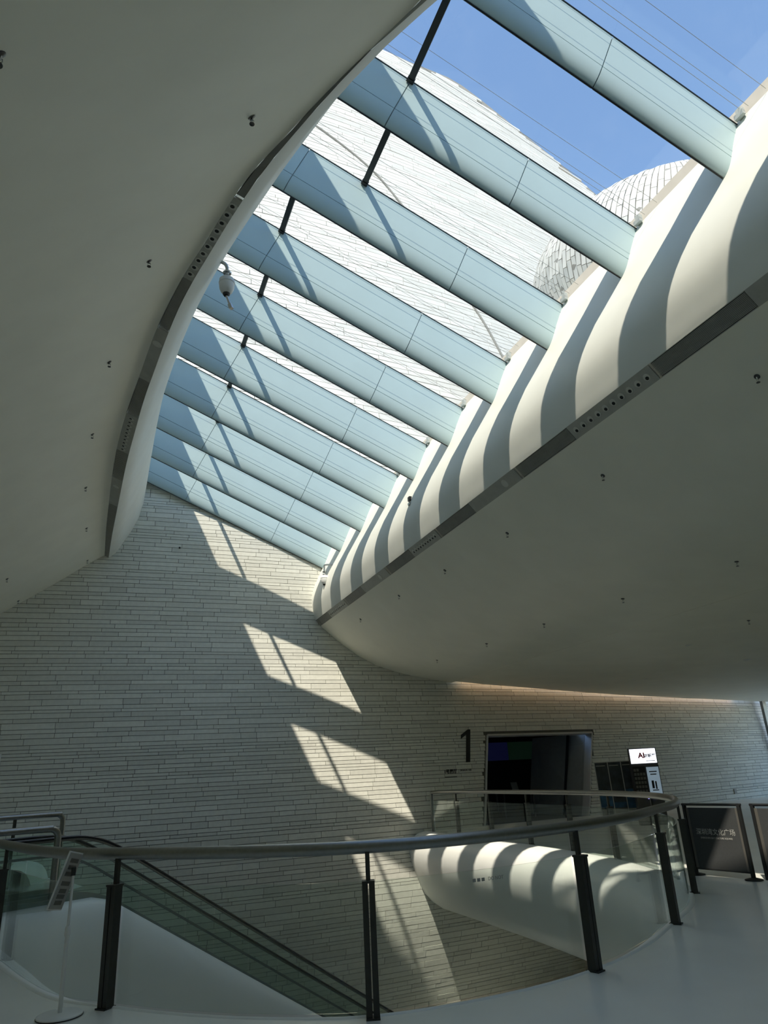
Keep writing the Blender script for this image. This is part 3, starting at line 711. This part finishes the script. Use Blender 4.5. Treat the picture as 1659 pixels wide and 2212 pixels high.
ts = MB().obox((14.15, 23.35, 1.01), Vector((1, 0, 0)), Vector((0, .35, .94)), Vector((0, -.94, .35)), .13, .16, .008)
tag(ts.build('display_card', M['shelf']), 'small tilted display card on the table in the doorway', 'sign')

# numeral and lettering on the tiled wall
one = [(0, 0), (.155, 0), (.155, 1.12), (.055, 1.12), (-.20, .935), (-.20, .80), (0, .945)]
def onep(a, h, d): return wp(11.045+a+.15*h, 1.885+h*.90, d)
num = MB().sweep([[onep(a, h, .008) for a, h in one], [onep(a, h, .022) for a, h in one]]).build('wall_numeral', M['black'])
tag(num, 'large black numeral one on the tiled wall left of the doorway', 'sign')
wt = thing('wall_lettering', 'small dark lettering on the tiled wall under the big numeral', 'sign', tuple(wp(10.6, 1.65, .01)))
ud = (0.06, 0, 1)
xd_ = wp(11.2, 1.9)-wp(10.2, 1.9)
text('hall_name', '1号展厅', .135, wp(10.20, 1.585, .012), xd_, ud, M['black'], wt, bold=.003)
text('hall_title', 'DESIGN 100', .082, wp(10.78, 1.625, .012), xd_, ud, M['black'], wt)
par(MB().obox(wp(10.43, 1.475, .010), xd_.normalized(), Vector(ud).cross(xd_).normalized(), Vector((0, 0, 1)), .22, .003, .008).build('small_line', M['black']), wt)
so = MB().obox(wp(24.0, .32, .02), Vector((.96, .2, 0)).normalized(), Vector((-.2, .96, 0)).normalized(), (0, 0, 1), .075, .03, .09)
so = tag(so.build('wall_socket', M['board']), 'small grey socket box low on the dark tiled wall at the right', 'socket')
nf = thing('notice_frame', 'white framed notice on the tiled wall cut by the left edge', 'frame', tuple(wp(-2.7, 1.9, .03)))
par(MB().obox(wp(-2.7, 1.9, .02), (1, 0, 0), (0, 1, 0), (0, 0, 1), .40, .012, .66).build('notice_sheet', M['board']), nf)
for sx in (-1, 1): par(MB().obox(wp(-2.7+.42*sx, 1.9, .03), (1, 0, 0), (0, 1, 0), (0, 0, 1), .025, .02, .72).build('frame_side', M['white']), nf)
for sz in (-1, 1): par(MB().obox(wp(-2.7, 1.9+.69*sz, .03), (1, 0, 0), (0, 1, 0), (0, 0, 1), .44, .02, .025).build('frame_rail', M['white']), nf)

# ------------------------------------------------------------------ cove light and downlights
cv = thing('cove_light', 'warm strip light hidden in the ceiling gap along the tiled wall', 'lamp', (18, 21.4, 4.2))
rr = []
for i in range(12):
    x = 11.2+14.6*i/11; z = interp(LC, x)+.12; y = yw(x, z)-.22
    rr.append([Vector((x, y, z)), Vector((x, y+.04, z)), Vector((x, y+.04, z+.03)), Vector((x, y, z+.03))])
par(MB().sweep(rr).build('light_strip', M['cove']), cv)
rr = [[Vector((q[0].x, q[0].y-.1, q[0].z+.25)), Vector((q[0].x, q[0].y+.3, q[0].z+.25)), Vector((q[0].x, q[0].y+.3, q[0].z+.28)), Vector((q[0].x, q[0].y-.1, q[0].z+.28))] for q in rr]
par(MB().sweep(rr).build('cove_lid', M['plaster']), cv)
for lab, p in (('nearest round downlight in the dark lobby ceiling', (13.50, 13.29, 4.262)), ('round downlight in the lobby ceiling at the right edge', (16.51, 14.31, 4.103)), ('farther round downlight in the lobby ceiling above the doorway side', (16.38, 18.17, 4.112))):
    t = thing('downlight', lab, 'lamp', p, 0, 'lobby downlights')
    MB().lathe([(.085, 0), (.105, 0), (.105, -.008), (.085, -.006)], 20).build('trim_ring', M['white'], t, smooth=True)
    MB().lathe([(0, .0), (.084, 0), (.084, -.003), (0, -.003)], 20).build('lens', M['glow'], t)
SPR = [(((-0.81,3.12,5.34),(0.50,0.30,-0.81)), 'dark sprinkler head on the left ceiling, cut by the left edge'), (((0.79,4.47,7.06),(0.59,0.32,-0.74)), 'largest dark sprinkler head, topmost in full on the left curved ceiling'), (((0.08,6.96,7.35),(0.61,0.20,-0.77)), 'second dark sprinkler head down the left curved ceiling'),
       (((-0.32,9.67,7.59),(0.62,0.10,-0.78)), 'third dark sprinkler head down the left curved ceiling'), (((-0.57,12.46,7.74),(0.57,0.08,-0.82)), 'fourth dark sprinkler head down the left curved ceiling'), (((-0.71,15.23,7.80),(0.57,0.03,-0.82)), 'fifth dark sprinkler head down the left curved ceiling'),
       (((-0.72,18.10,7.86),(0.57,0.01,-0.82)), 'sixth dark sprinkler head down the left curved ceiling'), (((-0.72,21.00,7.88),(0.57,0,-0.82)), 'lowest dark sprinkler head beside the left slot, at the tiled wall'), (((-2.42,18.76,6.62),(0.58,0.01,-0.82)), 'tiny sprinkler head near the left edge, upper of the two by the tiled wall'), (((-2.38,21.2,6.66),(0.57,0,-0.82)), 'tiny sprinkler head near the left edge, lower of the two by the tiled wall'),
       (((6.86,4.90,5.77),(-0.62,0,-0.78)), 'largest sprinkler head on the right ceiling, at the right edge'), (((6.89,7.80,5.75),(-0.62,0,-0.78)), 'sprinkler head second from the right in the row below the right slot'), (((6.87,10.61,5.77),(-0.62,0,-0.78)), 'sprinkler head third from the right in the row below the right slot'),
       (((6.84,13.23,5.79),(-0.62,0,-0.78)), 'sprinkler head fourth from the right in the row below the right slot'), (((6.78,15.74,5.84),(-0.65,0,-0.76)), 'sprinkler head fifth from the right in the row below the right slot'), (((6.76,18.59,5.86),(-0.65,0,-0.76)), 'tiny leftmost sprinkler head of the row below the right slot'),
       (((9.58,8.07,4.62),(-0.17,0,-0.99)), 'sprinkler head of the lower right row, nearest the right edge'), (((9.43,10.73,4.64),(-0.17,0,-0.99)), 'sprinkler head of the lower right row, second from the right, above the ceiling seam'), (((9.28,13.27,4.67),(-0.17,0,-0.99)), 'sprinkler head of the lower right row, third from the right'),
       (((9.19,15.78,4.68),(-0.17,0,-0.99)), 'sprinkler head of the lower right row, fourth from the right'), (((9.09,18.56,4.71),(-0.24,0,-0.97)), 'tiny leftmost sprinkler head of the lower right row, above the numeral'), (((12.65,10.71,4.30),(-0.05,0,-1)), 'sprinkler head on the lobby ceiling beyond the seam, at the right')]
def sprinkler(p, nrm, lab):
    nrm = Vector(nrm).normalized(); p = Vector(p); q = Vector((0, 0, 1)).rotation_difference(nrm).to_matrix().to_4x4()
    t = thing('sprinkler', lab, 'sprinkler', tuple(p), 0, 'ceiling sprinklers')
    e = MB().lathe([(0, 0), (.036, 0), (.034, .006), (.018, .014), (0, .014)], 14, q); e.build('escutcheon', M['spr'], t, smooth=True)
    o = nrm*.008
    b = MB().tube([o, o+Vector((0, 0, -.028))], .011, 8); b.tube([o+Vector((-.014, 0, -.024)), o+Vector((-.017, 0, -.045)), o+Vector((-.004, 0, -.066))], .0035, 5); b.tube([o+Vector((.014, 0, -.024)), o+Vector((.017, 0, -.045)), o+Vector((.004, 0, -.066))], .0035, 5)
    b.build('frame_body', M['chrome'], t)
    MB().lathe([(0, -.066), (.008, -.066), (.023, -.070), (.023, -.074), (0, -.076)], 12, Matrix.Translation(o)).build('deflector', M['spr'], t)
for (p_, n_), lab in SPR: sprinkler(p_, n_, lab)
hk = thing('wall_hook', 'small dark bracket on a sunlit stripe of the right upstand', 'bracket', (6.15, 13.29, 7.45))
MB().obox((-.02, 0, 0), (1, 0, 0), (0, 1, 0), (0, 0, 1), .03, .05, .05).build('bracket_plate', M['black'], hk)
MB().obox((-.03, -.02, -.13), (1, 0, 0), (0, 1, 0), (0, 0, 1), .035, .05, .025).build('bracket_foot', M['chrome'], hk)
MB().obox((-.015, 0, -.07), (1, 0, 0), (0, 1, 0), (0, 0, 1), .012, .015, .06).build('bracket_stem', M['white'], hk)
sn = MB().lathe([(0, 0), (.03, 0), (.03, .02), (.015, .04), (0, .04)], 12, Matrix.Translation(wp(1.86, 8.53, 0)) @ Matrix.Rotation(math.pi/2, 4, 'X'))
tag(sn.build('wall_sensor', M['black']), 'tiny black sensor on the tiled wall left of the top sun patch', 'sensor')

# ------------------------------------------------------------------ dome cameras
def on_eye(p): return (p[0]*K, p[1]*K, 1.6+(p[2]-1.6)*K)
def dome_camera(label, c, r, arm, tilt, cable=None):
    c = on_eye(c); arm = [on_eye(a) for a in arm]; r *= K
    t = thing('dome_camera', label, 'camera', tuple(c), 0, 'dome cameras')
    c = Vector(c)
    prof = [(.0, .075), (.032, .075), (.036, .055), (.085, .045), (.094, .035), (.096, .0), (.1, -.005), (.1, -.02), (.094, -.025), (.094, -.06), (.088, -.10), (.072, -.14), (.052, -.165), (.046, -.17), (0, -.17)]
    k = r/.1
    par(MB().lathe([(a*k, z*k) for a, z in prof], 20, Matrix.Translation(c)).build('housing', M['camwhite'], smooth=True), t)
    ey = MB().lathe([(0, -.168), (.046, -.168), (.044, -.185), (.030, -.205), (0, -.208)], 14, Matrix.Translation(c) @ Matrix.Scale(k, 4))
    eye = par(ey.build('lens_ball', M['black'], smooth=True), t)
    d = Vector(tilt).normalized()
    par(MB().tube([c+Vector((0, 0, -.19*k)), c+Vector((0, 0, -.19*k))+d*.17*k], .018*k, 10).build('lens_barrel', M['chrome'], smooth=True), t)
    par(MB().obox(c+Vector((0, 0, -.19*k))+d*.19*k, d, d.orthogonal().normalized(), d.cross(d.orthogonal()).normalized(), .035*k, .022*k, .022*k).build('lens_hood', M['chrome']), t)
    par(MB().lathe([(0, .075), (.045, .075), (.05, .085), (.045, .095), (.02, .10), (.018, .13), (.05, .135), (.055, .15), (.02, .16), (0, .16)], 16, Matrix.Translation(c) @ Matrix.Scale(k, 4)).build('collar', M['chrome'], smooth=True), t)
    par(MB().tube(spline(arm, 5), .022*k, 10).build('arm', M['chrome'] if cable else M['camwhite'], smooth=True), t)
    a0 = Vector(arm[0]); dd = (Vector(arm[1])-a0).normalized()
    par(MB().tube([a0-dd*.0, a0+dd*.02], .06*k, 14).build('wall_plate', M['camwhite']), t)
    return t
dome_camera('large white dome camera hanging from a bent pipe beside the left upstand', (1.076, 7.64, 7.82), .106, [(.80, 7.75, 8.18), (.93, 7.60, 8.10), (1.02, 7.58, 8.075), (1.065, 7.60, 8.03), (1.076, 7.64, 7.95)], (.30, -.15, -1), True)
dome_camera('small white dome camera on a right-angled arm at the far right upstand', (5.675, 18.50, 7.02), .115, [(5.96, 18.3, 7.37), (5.80, 18.40, 7.385), (5.69, 18.47, 7.385), (5.675, 18.50, 7.35), (5.675, 18.50, 7.18)], (.55, -.35, -.8))

# ------------------------------------------------------------------ sign stand on the near floor
sg = thing('sign_stand', 'white floor stand with a tilted sign board at the lower left', 'sign', (.10, 6.93, 0))
b0 = Vector((-.09, 6.86, 0))
par(MB().lathe([(0, 0), (.165, 0), (.17, .006), (.168, .016), (.15, .024), (.03, .028), (0, .028)], 28, Matrix.Translation(b0)).build('base_disc', M['white'], smooth=True), sg)
par(MB().lathe([(.165, 0), (.172, .002), (.172, .008), (.165, .010)], 28, Matrix.Translation(b0)).build('base_ring', M['black'], smooth=True), sg)
par(MB().tube([b0+Vector((0, 0, .025)), b0+Vector((0, 0, .56))], .0165, 12).build('pole_lower', M['white'], smooth=True), sg)
par(MB().lathe([(0, .54), (.021, .54), (.023, .56), (.021, .60), (.013, .61), (0, .61)], 12, Matrix.Translation(b0)).build('pole_collar', M['white'], smooth=True), sg)
par(MB().tube([b0+Vector((0, 0, .6)), b0+Vector((0, 0, .98))], .011, 12).build('pole_upper', M['white'], smooth=True), sg)
par(MB().obox(b0+Vector((0, 0, 1.0)), (1, 0, 0), (0, 1, 0), (0, 0, 1), .018, .018, .03).build('tilt_joint', M['black']), sg)
ba = Vector((.30, .05, .95)).normalized(); bw = (Vector((.94, 0, -.30))*.36+Vector((0, .97, 0))); bw = (bw-ba*bw.dot(ba)).normalized(); bn = ba.cross(bw)
if bn.y > 0: bn = -bn
bcn = b0+Vector((-.055, .03, .935))
par(MB().obox(bcn, ba, bw, bn, .215, .15, .006).build('board', M['white']), sg)
par(MB().obox(bcn+bn*.008, ba, bw, bn, .205, .14, .002).build('board_face', M['board']), sg)
for k_, (u_, l_) in enumerate(((.15, .028), (.10, .022), (.05, .03), (-.02, .03), (-.075, .015), (-.115, .02), (-.16, .015))):
    par(MB().obox(bcn+bn*.011+ba*u_, ba, bw, bn, .016, .06+l_, .001).build('board_print', M['ink']), sg)

# ------------------------------------------------------------------ queue banners on the right
def banner(label, A, Bp, first):
    A, Bp = Vector(A), Vector(Bp); d = (Bp-A).normalized(); L = (Bp-A).length; n = Vector((d.y, -d.x, 0)); up = Vector((0, 0, 1)); mid = (A+Bp)/2
    if n.x > 0: n = -n
    t = thing('banner_stand', label, 'barrier', tuple(mid), 0, 'black banner barriers')
    par(MB().obox(mid+up*.50, d, n, up, L/2-.10, .004, .42).build('banner_cloth', M['banner']), t)
    for e in (A+d*.035, Bp-d*.035):
        par(MB().obox(e+up*.50, d, n, up, .022, .022, .48).build('upright', M['black']), t)
        par(MB().obox(e+up*.50+d*(.045 if (e-A).length < .1 else -.045), d, n, up, .022, .006, .42).build('cloth_edge', M['brownish']), t)
        if first or (e-A).length > .5: par(MB().lathe([(0, 0), (.12, 0), (.12, .012), (.05, .03), (0, .03)], 24, Matrix.Translation(e)).build('foot_disc', M['black'], smooth=True), t)
    par(MB().tube([A+up*.965, Bp+up*.965], .018, 10).build('top_bar', M['black'], smooth=True), t)
    par(MB().tube([A+d*.05+up*.09, Bp-d*.05+up*.09], .012, 8).build('bottom_bar', M['black'], smooth=True), t)
    xd = n.cross(up) if True else d
    xd = Vector((n.y, -n.x, 0)) if (Vector((n.y, -n.x, 0)).cross(up)-n).length > 1 else xd
    xd = up.cross(n)
    text('lettering', '深圳湾文化广场', .092, mid+n*.006+up*.56, xd, up, M['lettering'], t, align='CENTER', depth=.001)
    text('lettering', 'SHENZHEN BAY CULTURE SQUARE', .033, mid+n*.006+up*.50, xd, up, M['lettering'], t, align='CENTER', depth=.001)
    return t
banner('black banner barrier with pale Chinese lettering beside the curved railing', (8.46, 9.13, 0), (8.62, 8.16, 0), True)
banner('second black banner barrier, cut by the right edge of the picture', (8.64, 8.02, 0), (8.80, 7.02, 0), False)

# ------------------------------------------------------------------ kiosk and poster stand in the lobby
kz = 19.0
kc = Vector((14.30, 16.60, 0)); kr = math.radians(-32)
kx = Vector((math.cos(kr), math.sin(kr), 0)); ky = Vector((-kx.y, kx.x, 0)); up = Vector((0, 0, 1))
ko = thing('kiosk', 'self-service kiosk with a glowing white header sign behind the railing', 'kiosk', tuple(kc))
def kb(x0, x1, y0, y1, z0, z1): return MB().obox(kc+kx*(x0+x1)/2+ky*(y0+y1)/2+up*(z0+z1)/2, kx, ky, up, (x1-x0)/2, (y1-y0)/2, (z1-z0)/2)
par(kb(-.36, .36, -.16, .2, 0, 1.52).build('cabinet', M['kiosk']), ko)
par(kb(-.36, .36, -.10, .10, 1.52, 1.56).build('header_base', M['kiosk']), ko)
par(kb(-.37, .37, -.10, .10, 1.55, 1.98).build('header_case', M['kiosk']), ko)
hd = par(kb(-.345, .345, -.115, -.10, 1.575, 1.955).build('header_sign', M['lit']), ko)
fx = kc+ky*-.117
text('header_letters', 'AI', .19, fx+kx*-.13+up*1.72, kx, up, M['redtext'], ko, bold=.008, depth=.001)
text('header_letters', '讲解器', .106, fx+kx*.015+up*1.73, kx, up, M['black'], ko, bold=.003, depth=.001)
par(MB().obox(fx+kx*.18+up*1.635, kx, ky, up, .12, .001, .008).build('header_line', M['black']), ko)
par(kb(-.34, -.02, -.18, -.16, .80, 1.49).build('device_rack', M['dark']), ko)
for r_ in range(6):
    for c_ in range(4):
        if r_ == 5 and c_ > 1: continue
        par(kb(-.325+.078*c_, -.325+.078*c_+.058, -.195, -.18, .83+.108*r_, .83+.108*r_+.07).build('device', M['shelf']), ko)
sp = par(kb(.02, .34, -.175, -.16, .78, 1.47).build('side_panel', M['litblue']), ko)
for (x0, z0, x1, z1) in ((.10, .92, .16, 1.12), (.19, .90, .23, 1.10), (.10, .86, .26, .885)):
    par(kb(x0, x1, -.18, -.175, z0, z1).build('device_print', M['black']), ko)
for a_, z_ in ((.10, 1.35), (.08, 1.28)): par(MB().obox(kc+ky*-.178+kx*.18+up*z_, kx, ky, up, a_, .002, .014).build('panel_line', M['ink']), ko)
par(kb(-.06, .12, -.175, -.16, .66, .74).build('purple_display', M['purple']), ko)
par(MB().obox(kc+ky*-.178+kx*.03+up*.70, kx, ky, up, .065, .002, .012).build('display_line', M['ink']), ko)
ps = thing('poster_stand', 'dark folding display with three posters standing left of the kiosk', 'display', (13.95, 17.4, 0))
pc = Vector((13.95, 17.4, 0)); pr = math.radians(-30); px_ = Vector((math.cos(pr), math.sin(pr), 0)); py_ = Vector((-px_.y, px_.x, 0))
pu = Vector((0, 0, 1)); 
lean = (up+py_*.10).normalized()
for i in range(3):
    c0 = pc+px_*(-.37+.37*i)+lean*.87
    par(MB().obox(c0, px_, py_, lean, .182, .012, .79).build('board_panel', M['kiosk']), ps)
    par(MB().obox(c0-py_*.014+lean*.17, px_, py_, lean, .168, .003, .60).build('poster', M['poster']), ps)
    par(MB().obox(c0-py_*.017-lean*(.27, .36, .20)[i], px_, py_, lean, .168, .002, (.16, .07, .25)[i]).build('poster_image', M['posterblue']), ps)
    par(MB().obox(c0-py_*.018+lean*.70-px_*.02, px_, py_, lean, .13, .002, .010).build('poster_line', M['lettering']), ps)
    par(MB().obox(c0-py_*.014-lean*.62, px_, py_, lean, .178, .002, .16).build('lower_panel', M['board']), ps)
for i in range(4):
    c0 = pc+px_*(-.555+.37*i)+lean*.84
    par(MB().obox(c0, px_, py_, lean, .010, .018, .84).build('leg', M['frame']), ps)
par(MB().obox(pc+lean*1.67, px_, py_, lean, .56, .015, .012).build('top_rail', M['frame']), ps)
